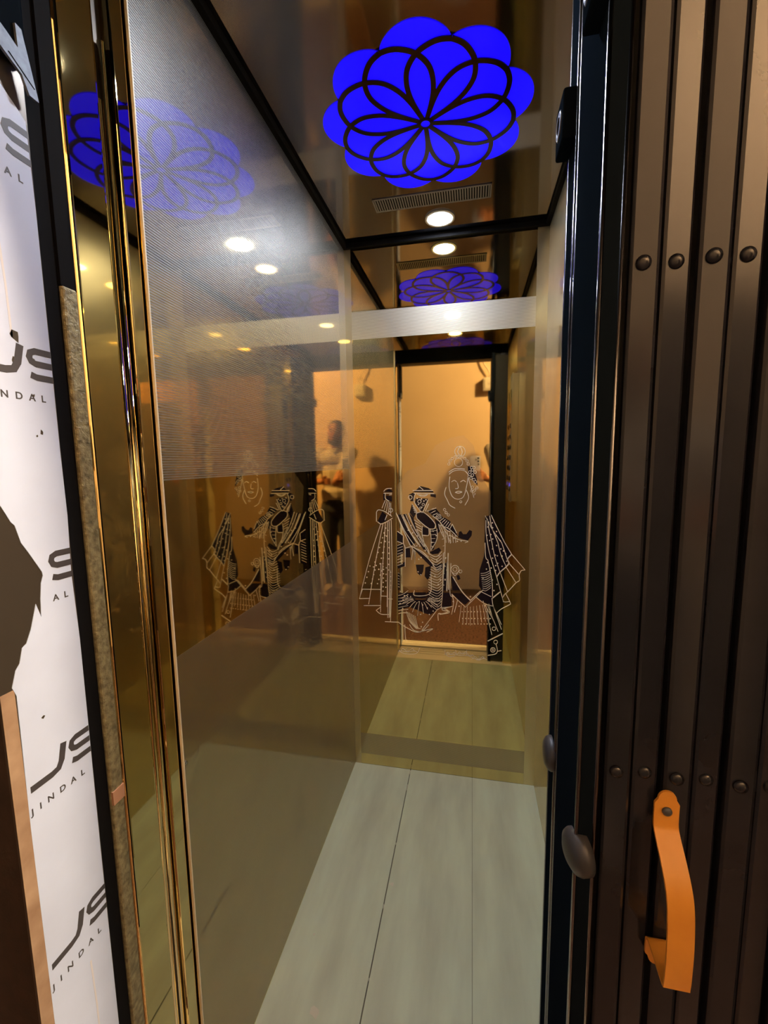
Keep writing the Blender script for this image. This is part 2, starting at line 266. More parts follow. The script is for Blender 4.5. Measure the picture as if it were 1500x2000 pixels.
LINES=[(32,[(-2290,11965),(-1483,11965)]),(32,[(-2250,11857),(-1443,11844)]),(32,[(-2032,12127),(-1871,11992)]),(32,[(-2115,11817),(-1899,11777),(-1684,11817)]),(32,[(-2061,11790),(-1899,11723),(-1711,11791)]),(32,[(-2182,11844),(-2239,11546),(-1982,11154),(-1874,11141),(-1684,11602)]),(24,[(-2311,11695),(-2326,11650),(-2364,11622),(-2412,11622),(-2450,11650),(-2464,11694),(-2449,11739),(-2410,11767),(-2363,11767),(-2325,11739),(-2311,11695)]),(24,[(-1954,11534),(-1967,11494),(-2001,11469),(-2043,11469),(-2076,11493),(-2089,11533),(-2076,11573),(-2042,11598),(-2000,11598),(-1967,11573),(-1954,11534)]),(24,[(-1825,11412),(-1834,11384),(-1858,11366),(-1888,11366),(-1913,11383),(-1922,11412),(-1912,11441),(-1888,11458),(-1858,11459),(-1834,11441),(-1825,11412)]),(24,[(-1944,11276),(-1951,11254),(-1970,11240),(-1994,11240),(-2013,11253),(-2020,11276),(-2013,11298),(-1994,11312),(-1970,11312),(-1951,11298),(-1944,11276)]),(26,[(-2321,11437),(-2145,11193)]),(26,[(-2300,11355),(-2135,11160)]),(26,[(-2278,11274),(-2124,11128)]),(26,[(-2257,11192),(-2113,11095)]),(26,[(-2236,11110),(-2102,11062)]),(32,[(-2146,11057),(-1901,11119),(-1605,10899),(-1396,10630),(-1439,10460),(-1633,10449),(-1903,10644),(-2125,10860),(-2146,11057)]),(32,[(-1793,11142),(-1658,11441)]),(32,[(-1739,11142),(-1363,11281)]),(26,[(-1685,11143),(-1470,11266)]),(26,[(-1591,11068),(-1390,11172)]),(26,[(-1497,10993),(-1310,11079)]),(26,[(-1404,10918),(-1230,10985)]),(26,[(-1310,10843),(-1150,10891)]),(24,[(-1179,10945),(-1196,10891),(-1242,10857),(-1298,10856),(-1343,10889),(-1361,10943),(-1343,10997),(-1298,11031),(-1242,11032),(-1197,10999),(-1179,10945)]),(24,[(-1230,10944),(-1237,10920),(-1257,10905),(-1282,10905),(-1302,10920),(-1310,10943),(-1302,10967),(-1282,10982),(-1258,10983),(-1238,10968),(-1230,10944)]),(26,[(-1216,10769),(-1070,10879)]),(26,[(-1142,10702),(-1003,10831)]),(26,[(-1067,10635),(-937,10783)]),(26,[(-992,10569),(-871,10736)]),(26,[(-918,10502),(-804,10688)]),(26,[(-843,10436),(-738,10640)]),(32,[(-1497,10955),(-1256,10768),(-963,10420),(-803,10342)]),(32,[(-1211,10587),(-888,10473),(-538,10152)]),(32,[(-743,10654),(-567,10300)]),(32,[(-1270,10646),(-1211,10407),(-1034,10051)]),(32,[(-829,10205),(-479,10034),(-132,9982),(-247,9920)]),(32,[(-2971,11076),(-2700,10416),(-2401,9755)]),(32,[(-2917,10993),(-2618,10334),(-2195,9705)]),(32,[(-2750,10995),(-2452,10365),(-2071,9792)]),(32,[(-2584,11025),(-2314,10423),(-1852,9714)]),(32,[(-2460,11067),(-2204,10425),(-1635,9415)]),(32,[(-2695,10996),(-2411,10338),(-1989,9738)]),(32,[(-2401,9755),(-2017,9515),(-1689,9247),(-1445,8949)]),(32,[(-2291,9703),(-1935,9518),(-1662,9289)]),(32,[(-2149,10426),(-1933,10017),(-1743,9717),(-1635,9471)]),(26,[(-2243,10795),(-1985,10635)]),(26,[(-2211,10672),(-1963,10525)]),(26,[(-2179,10549),(-1942,10416)]),(26,[(-2147,10426),(-1921,10306)]),(32,[(-1917,10567),(-1918,10182),(-1797,9716)]),(32,[(-1606,10436),(-1566,10025),(-1580,9569)]),(32,[(-1337,10454),(-1336,10030),(-1580,9569)]),(32,[(-1660,10462),(-1660,10188),(-1918,10182)]),(32,[(-2675,10153),(-2678,9832),(-2610,9638),(-2617,8878)]),(32,[(-2610,9638),(-2319,9674),(-2350,9169)]),(32,[(-2924,10329),(-2703,10166)]),(32,[(-2928,9910),(-2706,9831)]),(24,[(-2924,9742),(-2706,9826)]),(24,[(-2926,9624),(-2707,9708)]),(24,[(-2927,9506),(-2708,9591)]),(24,[(-2928,9387),(-2709,9473)]),(24,[(-2929,9269),(-2710,9355)]),(24,[(-2931,9150),(-2711,9236)]),(24,[(-2932,9031),(-2712,9118)]),(24,[(-2933,8912),(-2713,8999)]),(22,[(-2347,9645),(-2182,9510)]),(22,[(-2319,9618),(-2191,9412)]),(22,[(-2292,9591),(-2200,9314)]),(22,[(-2264,9564),(-2208,9216)]),(22,[(-2237,9537),(-2217,9118)]),(22,[(-2210,9510),(-2226,9019)]),(28,[(-1635,9429),(-1363,9327),(-1148,9540)]),(28,[(-1602,9319),(-1363,9216),(-1148,9408)]),(28,[(-1570,9209),(-1363,9105),(-1147,9275)]),(28,[(-1537,9099),(-1363,8993),(-1147,9143)]),(28,[(-1505,8988),(-1363,8882),(-1147,9009)]),(28,[(-1472,8878),(-1363,8770),(-1147,8876)]),(32,[(-1230,10606),(-1096,10309),(-1014,9764),(-1065,8657)]),(32,[(-1176,10661),(-935,10230),(-801,9879)]),(24,[(-1034,10411),(-974,9902)]),(24,[(-932,10359),(-881,9904)]),(24,[(-829,10307),(-787,9906)]),(24,[(-727,10255),(-693,9909)]),(24,[(-625,10204),(-600,9911)]),(32,[(-3734,10705),(-3594,10610),(-3367,10697),(-3113,10853)]),(32,[(-3463,11856),(-3128,11857)]),(32,[(-3393,11843),(-3396,11651),(-3244,11541)]),(32,[(-3462,11925),(-3349,12034),(-3126,12048)]),(32,[(-3240,11788),(-3129,11802)]),(26,[(-3397,11582),(-3542,11250)]),(26,[(-3341,11555),(-3453,11181)]),(26,[(-3286,11527),(-3364,11113)]),(26,[(-3230,11500),(-3275,11045)]),(26,[(-3175,11473),(-3187,10977)]),(32,[(-3770,11095),(-3698,11179),(-3557,11167),(-3390,11099),(-3140,10922)]),(32,[(-3770,11095),(-3776,10705)]),(32,[(-3335,10989),(-3422,10766)]),(24,[(-3101,11171),(-3116,11125),(-3156,11097),(-3204,11096),(-3243,11124),(-3257,11169),(-3241,11215),(-3202,11243),(-3154,11244),(-3115,11216),(-3101,11171)]),(30,[(-3608,10596),(-4117,9081),(-4547,7495)]),(30,[(-3509,10611),(-3861,8952),(-4170,7221)]),(30,[(-3410,10654),(-3539,8958),(-3661,7190)]),(30,[(-3325,10697),(-3342,8922),(-3388,7147)]),(30,[(-3254,10726),(-3248,8705),(-3307,6684)]),(30,[(-3170,10783),(-3161,8647),(-3252,6511)]),(32,[(-4563,7435),(-4107,7474)]),(32,[(-4422,7853),(-3636,7876)]),(32,[(-4377,7150),(-3661,7190)]),(32,[(-3655,7599),(-3381,7599)]),(32,[(-3619,8985),(-3666,6897)]),(32,[(-3854,6974),(-3648,7133)]),(32,[(-3854,6974),(-3652,6824),(-3306,6830)]),(32,[(-3483,6511),(-2908,6518)]),(32,[(-3383,7497),(-3154,7494)]),(32,[(-3334,8995),(-3365,6680)]),(32,[(-3238,8713),(-3264,6716)]),(32,[(-4422,7853),(-4563,7435)]),(24,[(-1567,8916),(-1336,8813),(-1147,8959)]),(24,[(-1590,8811),(-1336,8704),(-1147,8850)]),(24,[(-1611,8706),(-1336,8594),(-1147,8741)]),(24,[(-1631,8600),(-1336,8484),(-1146,8631)]),(24,[(-1648,8495),(-1336,8373),(-1146,8521)]),(24,[(-1662,8389),(-1336,8263),(-1146,8411)]),(24,[(-1672,8284),(-1336,8152),(-1146,8301)]),(24,[(-1677,8178),(-1336,8041),(-1146,8191)]),(24,[(-1678,8072),(-1336,7930),(-1146,8080)]),(24,[(-1674,7967),(-1336,7819),(-1145,7970)]),(24,[(-1665,7862),(-1336,7708),(-1145,7859)]),(24,[(-1653,7756),(-1336,7597),(-1145,7748)]),(24,[(-1637,7651),(-1336,7485),(-1145,7637)]),(24,[(-1618,7546),(-1336,7373),(-1145,7525)]),(24,[(-1596,7441),(-1336,7261),(-1145,7414)]),(24,[(-1574,7335),(-1336,7149),(-1144,7302)]),(32,[(-1066,9073),(-1105,7955),(-1172,7216)]),(32,[(-932,9078),(-956,7990)]),(32,[(-1581,8636),(-1569,7932),(-1776,7724),(-2248,7700),(-2247,7900)]),(40,[(-892,9079),(-875,7994)]),(24,[(-2286,7518),(-2490,7467),(-2727,7362)]),(24,[(-2304,7572),(-2580,7574),(-2902,7539)]),(24,[(-2296,7537),(-2537,7498),(-2818,7409)]),(24,[(-2261,7487),(-2410,7420),(-2583,7296)]),(24,[(-2204,7447),(-2312,7350),(-2437,7187)]),(24,[(-2128,7420),(-2225,7252),(-2339,6986)]),(24,[(-2041,7409),(-2081,7191),(-2127,6851)]),(24,[(-1951,7414),(-1915,7232),(-1873,6946)]),(24,[(-1864,7436),(-1793,7322),(-1712,7136)]),(24,[(-1790,7471),(-1677,7385),(-1547,7234)]),(24,[(-1734,7518),(-1528,7448),(-1291,7313)]),(24,[(-1701,7571),(-1436,7559),(-1131,7500)]),(24,[(-1694,7601),(-1476,7626),(-1225,7620)]),(24,[(-1713,7546),(-1568,7525),(-1402,7461)]),(24,[(-2910,7666),(-2725,7719),(-2499,7888)]),(24,[(-2911,7536),(-2726,7589),(-2500,7730)]),(24,[(-2913,7406),(-2728,7459),(-2501,7572)]),(24,[(-2914,7276),(-2729,7329),(-2502,7414)]),(24,[(-2915,7145),(-2730,7199),(-2504,7255)]),(24,[(-2917,7014),(-2731,7068),(-2505,7096)]),(24,[(-2918,6883),(-2732,6938),(-2506,6937)]),(32,[(-2936,6531),(-2596,6319),(-2173,6143),(-1891,6250),(-1668,6497)]),(32,[(-2652,6432),(-2628,5847),(-2572,5763)]),(32,[(-2453,6446),(-2285,6223),(-2004,6155)]),(32,[(-2004,6184),(-1501,6335),(-1752,6173)]),(32,[(-1281,7209),(-1612,6731),(-1947,6246)]),(32,[(-1172,7244),(-872,7119),(-1117,6991),(-1281,6981),(-1281,6695)]),(32,[(-1144,7246),(-845,7291)]),(22,[(-2590,7019),(-2452,6591),(-2172,6289)]),(22,[(-2528,6987),(-2396,6554),(-2144,6291)]),(22,[(-2466,6956),(-2340,6517),(-2116,6293)]),(22,[(-2404,6925),(-2283,6480),(-2087,6295)]),(22,[(-2343,6894),(-2227,6443),(-2059,6297)]),(22,[(-2281,6863),(-2171,6406),(-2031,6299)]),(22,[(-2219,6832),(-2115,6369),(-2003,6301)]),(28,[(-260,13454),(-279,13368),(-333,13300),(-412,13263),(-501,13264),(-580,13304),(-636,13374),(-656,13461),(-637,13548),(-582,13616),(-503,13652),(-415,13651),(-336,13611),(-280,13540),(-260,13454)]),(32,[(-459,13656),(-373,13442),(-442,13301),(-542,13445),(-459,13656)]),(24,[(-356,13043),(-376,12964),(-433,12907),(-511,12887),(-589,12909),(-647,12968),(-668,13047),(-648,13125),(-591,13182),(-513,13202),(-435,13180),(-377,13121),(-356,13043)]),(20,[(-832,12988),(-845,12956),(-878,12943),(-910,12957),(-924,12989),(-910,13022),(-878,13035),(-846,13021),(-832,12988)]),(20,[(-790,13102),(-803,13070),(-835,13057),(-868,13071),(-881,13103),(-868,13136),(-836,13149),(-803,13135),(-790,13102)]),(20,[(-707,13194),(-720,13162),(-753,13149),(-785,13163),(-799,13196),(-785,13228),(-753,13241),(-721,13227),(-707,13194)]),(20,[(-595,13254),(-608,13222),(-641,13209),(-673,13223),(-686,13255),(-673,13287),(-641,13300),(-609,13286),(-595,13254)]),(20,[(-468,13273),(-481,13241),(-513,13228),(-545,13242),(-559,13274),(-545,13306),(-513,13319),(-481,13305),(-468,13273)]),(20,[(-340,13249),(-353,13217),(-385,13205),(-417,13218),(-431,13251),(-418,13283),(-386,13296),(-354,13282),(-340,13249)]),(20,[(-229,13187),(-242,13155),(-273,13142),(-305,13156),(-319,13188),(-306,13220),(-274,13233),(-242,13219),(-229,13187)]),(20,[(-146,13093),(-159,13061),(-191,13048),(-223,13062),(-236,13094),(-223,13126),(-192,13139),(-160,13125),(-146,13093)]),(20,[(-103,12979),(-116,12947),(-148,12934),(-180,12947),(-193,12980),(-180,13012),(-149,13025),(-117,13011),(-103,12979)]),(32,[(-867,12588),(-724,12702),(-496,12758),(-268,12712),(-126,12553)]),(32,[(-881,12675),(-696,12789),(-496,12815),(-269,12784)]),(32,[(-838,12501),(-865,12094),(-748,11744),(-546,11628),(-318,11716),(-207,12093),(-153,12439)]),(32,[(-634,11890),(-519,11934),(-376,11905),(-505,11861),(-634,11890)]),(32,[(-550,12268),(-520,12065),(-634,12036)]),(32,[(-779,12298),(-665,12355),(-579,12297)]),(32,[(-436,12296),(-322,12353),(-237,12295)]),(24,[(-376,11526),(-384,11502),(-404,11487),(-429,11487),(-449,11502),(-457,11526),(-449,11550),(-429,11565),(-404,11565),(-384,11550),(-376,11526)]),(32,[(-980,12095),(-1038,11832),(-921,11568),(-833,11392),(-631,11276)]),(32,[(-206,11977),(-118,11687),(-258,11395)]),(32,[(-154,12496),(-37,12093),(80,11688)]),(22,[(-34,12667),(-48,12631),(-84,12616),(-120,12632),(-135,12668),(-121,12705),(-85,12719),(-49,12704),(-34,12667)]),(22,[(66,12552),(51,12516),(16,12501),(-20,12516),(-36,12553),(-21,12589),(15,12604),(51,12588),(66,12552)]),(22,[(11,12438),(-4,12401),(-40,12386),(-76,12402),(-91,12438),(-76,12475),(-41,12490),(-5,12474),(11,12438)]),(22,[(124,12380),(109,12343),(74,12328),(38,12344),(22,12380),(37,12417),(73,12432),(108,12416),(124,12380)]),(22,[(35,12838),(20,12802),(-15,12787),(-51,12803),(-66,12839),(-52,12875),(-16,12890),(20,12874),(35,12838)]),(22,[(-60,12496),(-75,12459),(-111,12444),(-147,12460),(-162,12496),(-147,12533),(-112,12548),(-76,12532),(-60,12496)]),(22,[(163,12665),(148,12629),(113,12614),(77,12630),(62,12666),(76,12703),(112,12717),(148,12702),(163,12665)]),(22,[(181,12293),(166,12257),(131,12242),(95,12257),(80,12294),(94,12330),(130,12345),(166,12330),(181,12293)]),(22,[(64,12752),(49,12716),(14,12701),(-22,12717),(-37,12753),(-23,12789),(13,12804),(49,12789),(64,12752)]),(22,[(119,12837),(104,12801),(69,12786),(33,12802),(18,12838),(32,12874),(68,12889),(104,12873),(119,12837)]),(20,[(65,12092),(52,12060),(20,12046),(-12,12060),(-26,12093),(-13,12125),(19,12139),(51,12125),(65,12092)]),(20,[(150,11977),(138,11944),(106,11931),(74,11944),(60,11977),(73,12010),(105,12023),(137,12010),(150,11977)]),(20,[(38,11948),(25,11916),(-7,11902),(-39,11916),(-53,11948),(-40,11981),(-8,11995),(24,11981),(38,11948)]),(20,[(124,11833),(111,11800),(79,11786),(47,11800),(33,11833),(46,11865),(78,11879),(110,11865),(124,11833)]),(20,[(234,12063),(221,12031),(189,12017),(157,12031),(144,12064),(157,12096),(188,12109),(220,12096),(234,12063)]),(20,[(-931,11096),(-945,11062),(-978,11048),(-1011,11062),(-1024,11095),(-1011,11129),(-978,11143),(-945,11129),(-931,11096)]),(20,[(-990,11214),(-1003,11180),(-1036,11166),(-1069,11180),(-1083,11213),(-1069,11246),(-1036,11261),(-1003,11247),(-990,11214)]),(20,[(-844,11008),(-857,10975),(-890,10960),(-923,10974),(-937,11007),(-923,11041),(-890,11055),(-857,11041),(-844,11008)]),(32,[(735,11026),(908,10650),(1254,9957)]),(32,[(679,10996),(770,10531),(1003,9950)]),(32,[(597,10879),(659,10471),(779,9945)]),(32,[(541,10820),(547,10381),(610,9941)]),(32,[(511,10994),(799,10444),(1143,9954)]),(32,[(1254,9957),(1520,9511)]),(32,[(1143,9954),(1373,9265)]),(32,[(1520,9511),(1984,8965),(1997,8912),(1885,8881),(1813,8717),(1831,8502),(1694,8388),(1397,8021),(1246,7877)]),(50,[(1520,9511),(1372,9319),(1426,9160),(1302,8994),(1101,8797),(976,8602)]),(32,[(1426,9160),(1788,8743)]),(32,[(1327,8995),(1694,8415)]),(32,[(1101,8797),(1397,8021)]),(32,[(1003,9950),(1115,9499),(1327,9022)]),(32,[(779,9945),(886,9438),(1102,8770)]),(32,[(610,9941),(706,9486),(976,8602),(1141,8008),(1251,7602)]),(32,[(520,9939),(553,9373),(632,9268)]),(32,[(632,9268),(798,8458),(834,7801)]),(50,[(835,7745),(1115,8007)]),(32,[(1321,7962),(1507,7589),(1458,7503),(1178,7322),(1025,7175),(1000,7118)]),(32,[(1209,7765),(1276,7617),(1481,7642)]),(32,[(1321,7962),(1221,7793)]),(32,[(809,7744),(866,7415),(1000,7118),(1189,6684)]),(24,[(367,8713),(561,8748),(754,8865)]),(24,[(378,8632),(562,8658),(755,8778)]),(24,[(389,8550),(564,8568),(756,8691)]),(24,[(401,8468),(565,8478),(757,8604)]),(24,[(412,8386),(566,8387),(759,8516)]),(24,[(424,8304),(567,8297),(760,8429)]),(24,[(435,8222),(568,8206),(761,8341)]),(24,[(447,8140),(570,8115),(762,8254)]),(24,[(458,8058),(571,8025),(764,8166)]),(32,[(-785,9083),(-820,7940),(-752,7719)]),(46,[(-893,9493),(-942,7935)]),(32,[(-1081,9487),(-1118,7870)]),(26,[(-469,8846),(-489,8765),(-545,8704),(-622,8680),(-700,8698),(-757,8755),(-778,8834),(-758,8915),(-701,8976),(-624,9000),(-547,8982),(-490,8925),(-469,8846)]),(22,[(-543,8843),(-558,8794),(-598,8762),(-648,8760),(-688,8789),(-703,8837),(-688,8887),(-648,8918),(-599,8920),(-559,8891),(-543,8843)]),(32,[(-730,8698),(-622,8591),(-516,8706)]),(46,[(-702,8532),(-351,7963),(-3,7590)]),(32,[(-2,7562),(-213,7298)]),(32,[(-213,7298),(466,8058)]),(32,[(-29,7589),(362,7998)]),(32,[(-753,7832),(-509,7591),(-213,7327)]),(24,[(-352,8768),(-363,8732),(-392,8708),(-428,8707),(-457,8728),(-468,8763),(-457,8799),(-428,8823),(-392,8824),(-363,8803),(-352,8768)]),(32,[(-753,7832),(-670,7498),(-749,6984)]),(32,[(-510,7619),(-641,7076)]),(32,[(362,7998),(782,7798)]),(32,[(181,7767),(525,7507),(866,7415)]),(32,[(-1131,7189),(-723,7326)]),(32,[(-1158,7302),(-1103,7134),(-858,7120),(-885,7033),(-1240,6955)]),(22,[(-374,7385),(-450,6676)]),(22,[(-254,7369),(-302,6643)]),(22,[(-133,7354),(-154,6610)]),(22,[(-14,7338),(-7,6578)]),(22,[(105,7367),(139,6630)]),(22,[(224,7396),(285,6681)]),(22,[(342,7425),(430,6733)]),(22,[(460,7454),(574,6784)]),(22,[(578,7482),(718,6835)]),(22,[(695,7511),(861,6886)]),(32,[(552,7453),(901,6805)]),(32,[(657,7431),(1064,6396)]),(32,[(866,7415),(1193,6489)]),(32,[(582,7204),(831,6239)]),(32,[(471,7616),(747,6627)]),(46,[(677,5974),(1247,6325)]),(24,[(974,6502),(961,6458),(928,6430),(886,6427),(852,6451),(838,6493),(850,6537),(884,6565),(926,6568),(960,6544),(974,6502)]),(24,[(1053,5959),(1040,5912),(1004,5880),(958,5877),(921,5903),(906,5948),(920,5996),(956,6027),(1001,6031),(1038,6005),(1053,5959)]),(24,[(969,5627),(953,5569),(909,5531),(854,5526),(808,5558),(790,5613),(807,5671),(851,5710),(906,5714),(951,5683),(969,5627)]),(24,[(917,5623),(910,5599),(892,5583),(869,5582),(850,5595),(843,5617),(850,5641),(868,5657),(891,5659),(909,5646),(917,5623)]),(32,[(994,5884),(1051,5605),(975,5457),(685,5377)]),(32,[(1051,5577),(1208,5618)]),(20,[(-2547,5262),(-2265,5333),(-2156,5293)]),(20,[(-2547,5262),(-2347,5430),(-2270,5330)]),(20,[(-2547,5262),(-2546,5458),(-2547,5327)]),(20,[(-2547,5262),(-2747,5399),(-2826,5286)]),(20,[(-2547,5262),(-2831,5289),(-2943,5231)]),(22,[(-2920,5322),(-2777,5214),(-2548,5173),(-2178,5233),(-2035,5480)]),(20,[(-769,5288),(-573,5338),(-496,5310)]),(20,[(-769,5288),(-631,5407),(-576,5336)]),(20,[(-769,5288),(-770,5427),(-770,5334)]),(20,[(-769,5288),(-910,5385),(-964,5305)]),(20,[(-769,5288),(-967,5306),(-1044,5265)]),(20,[(-306,5354),(-136,5398),(-70,5373)]),(20,[(-306,5354),(-186,5458),(-139,5396)]),(20,[(-306,5354),(-307,5475),(-306,5394)]),(20,[(-306,5354),(-428,5439),(-474,5369)]),(20,[(-306,5354),(-477,5371),(-544,5335)]),(20,[(-8,5292),(113,5323),(160,5305)]),(20,[(-8,5292),(77,5366),(110,5322)]),(20,[(-8,5292),(-9,5378),(-8,5320)]),(20,[(-8,5292),(-95,5352),(-128,5302)]),(20,[(-8,5292),(-130,5303),(-177,5278)]),(20,[(342,5177),(557,5233),(641,5202)]),(20,[(342,5177),(493,5310),(553,5231)]),(20,[(342,5177),(340,5332),(341,5228)]),(20,[(342,5177),(187,5285),(128,5195)]),(20,[(342,5177),(125,5197),(40,5151)]),(22,[(-1017,5471),(-962,5272),(-769,5200),(-578,5303),(-579,5506)]),(22,[(-578,5303),(-360,5292),(-143,5309),(127,5216),(342,5148),(554,5280)]),(22,[(-145,5540),(-143,5309)]),(20,[(-2914,8612),(-2852,8586)]),(20,[(-2915,8498),(-2853,8472)]),(20,[(-2916,8383),(-2855,8357)]),(20,[(-2918,8269),(-2856,8243)]),(20,[(-2919,8154),(-2857,8129)]),(20,[(-2920,8040),(-2858,8014)]),(20,[(-1592,10354),(-1337,10386)]),(20,[(-1593,10203),(-1369,10227)]),(20,[(-1593,10052),(-1401,10067)]),(20,[(-1593,9900),(-1433,9907)]),(20,[(-1593,9749),(-1466,9747)]),(20,[(-1216,10579),(-1069,10608)]),(20,[(-1178,10307),(-1064,10337)]),(20,[(-1140,10035),(-1058,10064)]),(20,[(-1103,9762),(-1052,9790)]),(20,[(-1064,9488),(-1046,9516)]),(20,[(-1026,9213),(-1040,9240)]),(20,[(-988,8937),(-1034,8964)])]
DOTS=[(28,-2116,11655),(28,-1765,11602),(28,-1940,11628),(28,-1846,11548),(28,-2063,11411),(28,-1928,11303),(28,-2655,10886),(28,-2547,10585),(28,-2479,10378),(28,-2368,10560),(28,-2301,10271),(28,-2220,10065),(28,-2110,10151),(28,-2001,9918),(28,-2139,9748),(28,-1798,9563),(28,-2016,9738),(28,-1525,9902),(28,-1499,9710),(28,-1363,10180),(28,-1484,10356),(28,-988,10161),(28,-855,10191),(28,-986,9297),(28,-945,9091),(28,-1039,8991),(28,-1255,9372),(28,-1336,9175),(28,-1963,9280),(28,-2060,9207),(28,-990,10142),(28,-814,9996),(28,-668,10089),(28,-537,9972),(28,-392,9976),(28,-4085,8850),(28,-4155,8610),(28,-4225,8368),(28,-4295,8125),(28,-3818,8883),(28,-3874,8692),(28,-3929,8500),(28,-3984,8307),(28,-4040,8113),(28,-3535,8842),(28,-3595,8662),(28,-3656,8482),(28,-3716,8301),(28,-3776,8119),(28,-3511,8727),(28,-3518,8545),(28,-3526,8363),(28,-3533,8180),(28,-3541,7996),(28,-3548,7813),(28,-3227,8622),(28,-3232,8439),(28,-3237,8255),(28,-3242,8071),(28,-3247,7886),(28,-3397,8800),(28,-3408,8528),(28,-3419,8254),(28,-3430,7980),(28,-3402,10444),(28,-3467,10244),(28,-3533,10042),(28,-3599,9840),(28,-3666,9638),(28,-3733,9434),(28,-3800,9229),(28,-3867,9024),(28,-3934,8818),(28,-3314,10347),(28,-3370,10119),(28,-3426,9889),(28,-3482,9659),(28,-3539,9427),(28,-3596,9194),(28,-3653,8960),(28,-3711,8726),(28,-3439,10147),(28,-3459,9913),(28,-3478,9679),(28,-3498,9444),(28,-3518,9208),(28,-3538,8971),(28,-3557,8734),(28,-3268,9871),(28,-3276,9641),(28,-3283,9410),(28,-3291,9179),(28,-3299,8946),(28,-3307,8713),(28,-2823,7829),(28,-2655,7665),(28,-2529,7642),(28,-2402,7634),(28,-2713,7489),(28,-2842,7323),(28,-2054,7438),(28,-1915,7316),(28,-1722,7198),(28,-1639,6931),(28,-2001,6909),(28,-2731,7126),(28,-1487,7083),(28,-1918,6582),(28,-1975,6390),(28,-1652,7488),(28,-1200,8400),(28,-1282,8200),(28,-1418,8531),(28,-1011,8422),(28,-1065,8657),(28,-1039,8991),(28,-1078,8181),(28,-945,8800),(28,-2090,8686),(28,-1980,8564),(28,615,10558),(28,798,10532),(28,940,10388),(28,732,10267),(28,915,10212),(28,591,10235),(28,693,10031),(28,805,10093),(28,1085,10040),(28,781,10721),(28,641,10748),(28,585,8899),(28,765,8947),(28,811,8472),(28,994,8302),(28,882,8051),(28,934,8858),(28,1174,9030),(28,931,9048),(28,1006,9145),(28,988,9441),(28,1167,9433),(28,1336,9237),(28,811,9341),(28,1292,9531),(28,620,9159),(28,460,8526),(22,-332,7123),(22,-317,6841),(22,-310,6614),(22,-212,7130),(22,-196,6848),(22,-189,6622),(22,-92,7137),(22,-76,6856),(22,-69,6630),(22,28,7144),(22,44,6863),(22,52,6638),(22,147,7151),(22,164,6871),(22,171,6646),(22,266,7158),(22,283,6878),(22,291,6654),(22,385,7165),(22,402,6886),(22,410,6661),(22,503,7172),(22,520,6893),(22,528,6669),(22,621,7179),(22,638,6900),(22,646,6677),(22,739,7186),(22,756,6908),(22,764,6684),(28,-1000,9269),(28,-945,9091),(28,-1026,8964),(28,-1079,8656),(28,-1011,8394),(28,-1064,8181),(28,-712,7721),(28,-684,7526),(28,-454,7341),(28,-17,7757),(28,956,9842),(28,1111,9713),(28,805,9704),(28,1214,9635),(28,911,9465)]
HAZE=[(-2832,11104),(-2925,12129),(-2509,12733),(-1801,13024),(-1403,13707),(-817,13984),(-336,14068),(48,13675),(347,12511),(696,11925),(711,10941),(540,9332),(361,8095),(-794,7998),(-2442,7919),(-2799,8160),(-2725,9227),(-2591,10279)]

# ------------------------------------------------------------------ the cabin shell
fl = struct('floor', bar(L - .01, RW + .01, .602, B, -.03, -.0025), 'subfloor', 'olive grey vinyl floor of the lift cabin in three long sheets')
for x0, x1 in ((L, -.2470), (-.2438, .0122), (.0133, RW)):
    bar(x0, x1, .603, B - .001, -.0025, 0.0).build('floor_sheet', 'floor', fl)
for (x, y, s, a) in ((-.36, .82, .020, .6), (-.233, 1.16, .010, 1.2), (-.31, 1.36, .003, 0), (-.05, 1.28, .003, .3), (-.42, .98, .004, 0)):
    pts = [(x + s * (.5 + .5 * random.random()) * math.cos(t * .9), y + s * (.3 + .7 * random.random()) * math.sin(t * .9)) for t in range(7)]
    MB().prism(pts, (0, 0, 0), (1, 0, 0), (0, 1, 0), .0004).build('scuff_mark', 'seam', fl)
for (y, s) in ((.70, .010), (.905, .006), (1.085, .012), (1.30, .007), (1.55, .030), (1.64, .02)):
    bar(-.2462, -.2446, y, y + s, -.0025, .0003).build('joint_chip', 'seam', fl)
wl = struct('wall_left', bar(L - .012, L, .596, B + .012, 0, H), 'gold', 'gold mirror steel wall with hatched frosted areas above and below')
bar(L, L + .0004, .600, B, 1.285, H).build('frosted_area', 'frost_up', wl)
bar(L, L + .0004, .600, B, .004, .985).build('frosted_area', 'frost_lo', wl)
bar(L, L + .0045, .5955, .5985, .002, H - .03, .0006).build('panel_edge', 'sill', wl)
for (y, z) in ((1.60, .045), (1.60, .30), (.606, .79)):
    MB().lathe([(.004, 0), (.0035, .0012), (.002, .0016)], (L + .0004, y, z), (1, 0, 0), 12).build('screw', 'chrome', wl, True)
wb = struct('wall_back', bar(L - .012, RW + .012, B, B + .012, 0, H), 'gold', 'gold mirror back wall etched with a line drawing of robed figures')
bar(L, RW, B - .0004, B, 1.784, 1.887).build('frosted_area', 'frost_back', wb)
bar(L, RW, B - .0004, B, .048, .143).build('frosted_area', 'frost_lo', wb)
bar(L, L + .026, B - .0008, B, 0, H).build('corner_flange', 'frost_edge', wb)
bar(RW - .040, RW, B - .0008, B, 0, H).build('corner_flange', 'frost_edge', wb)
wr = struct('wall_right', bar(RW, RW + .012, FY, B + .012, 0, H), 'gold', 'gold mirror wall mostly hidden behind the folded gates')
bar(RW - .0004, RW, FY, B, .004, H).build('frosted_area', 'frost_edge', wr)
ce = struct('ceiling', bar(L - .012, RW + .012, .556, B + .012, H, H + .02), 'ceil', 'dark bronze mirror ceiling of the cabin')
bar(L + .0005, L + .014, .60, B, H - .017, H - .0002).build('edge_bead', 'gap', ce)
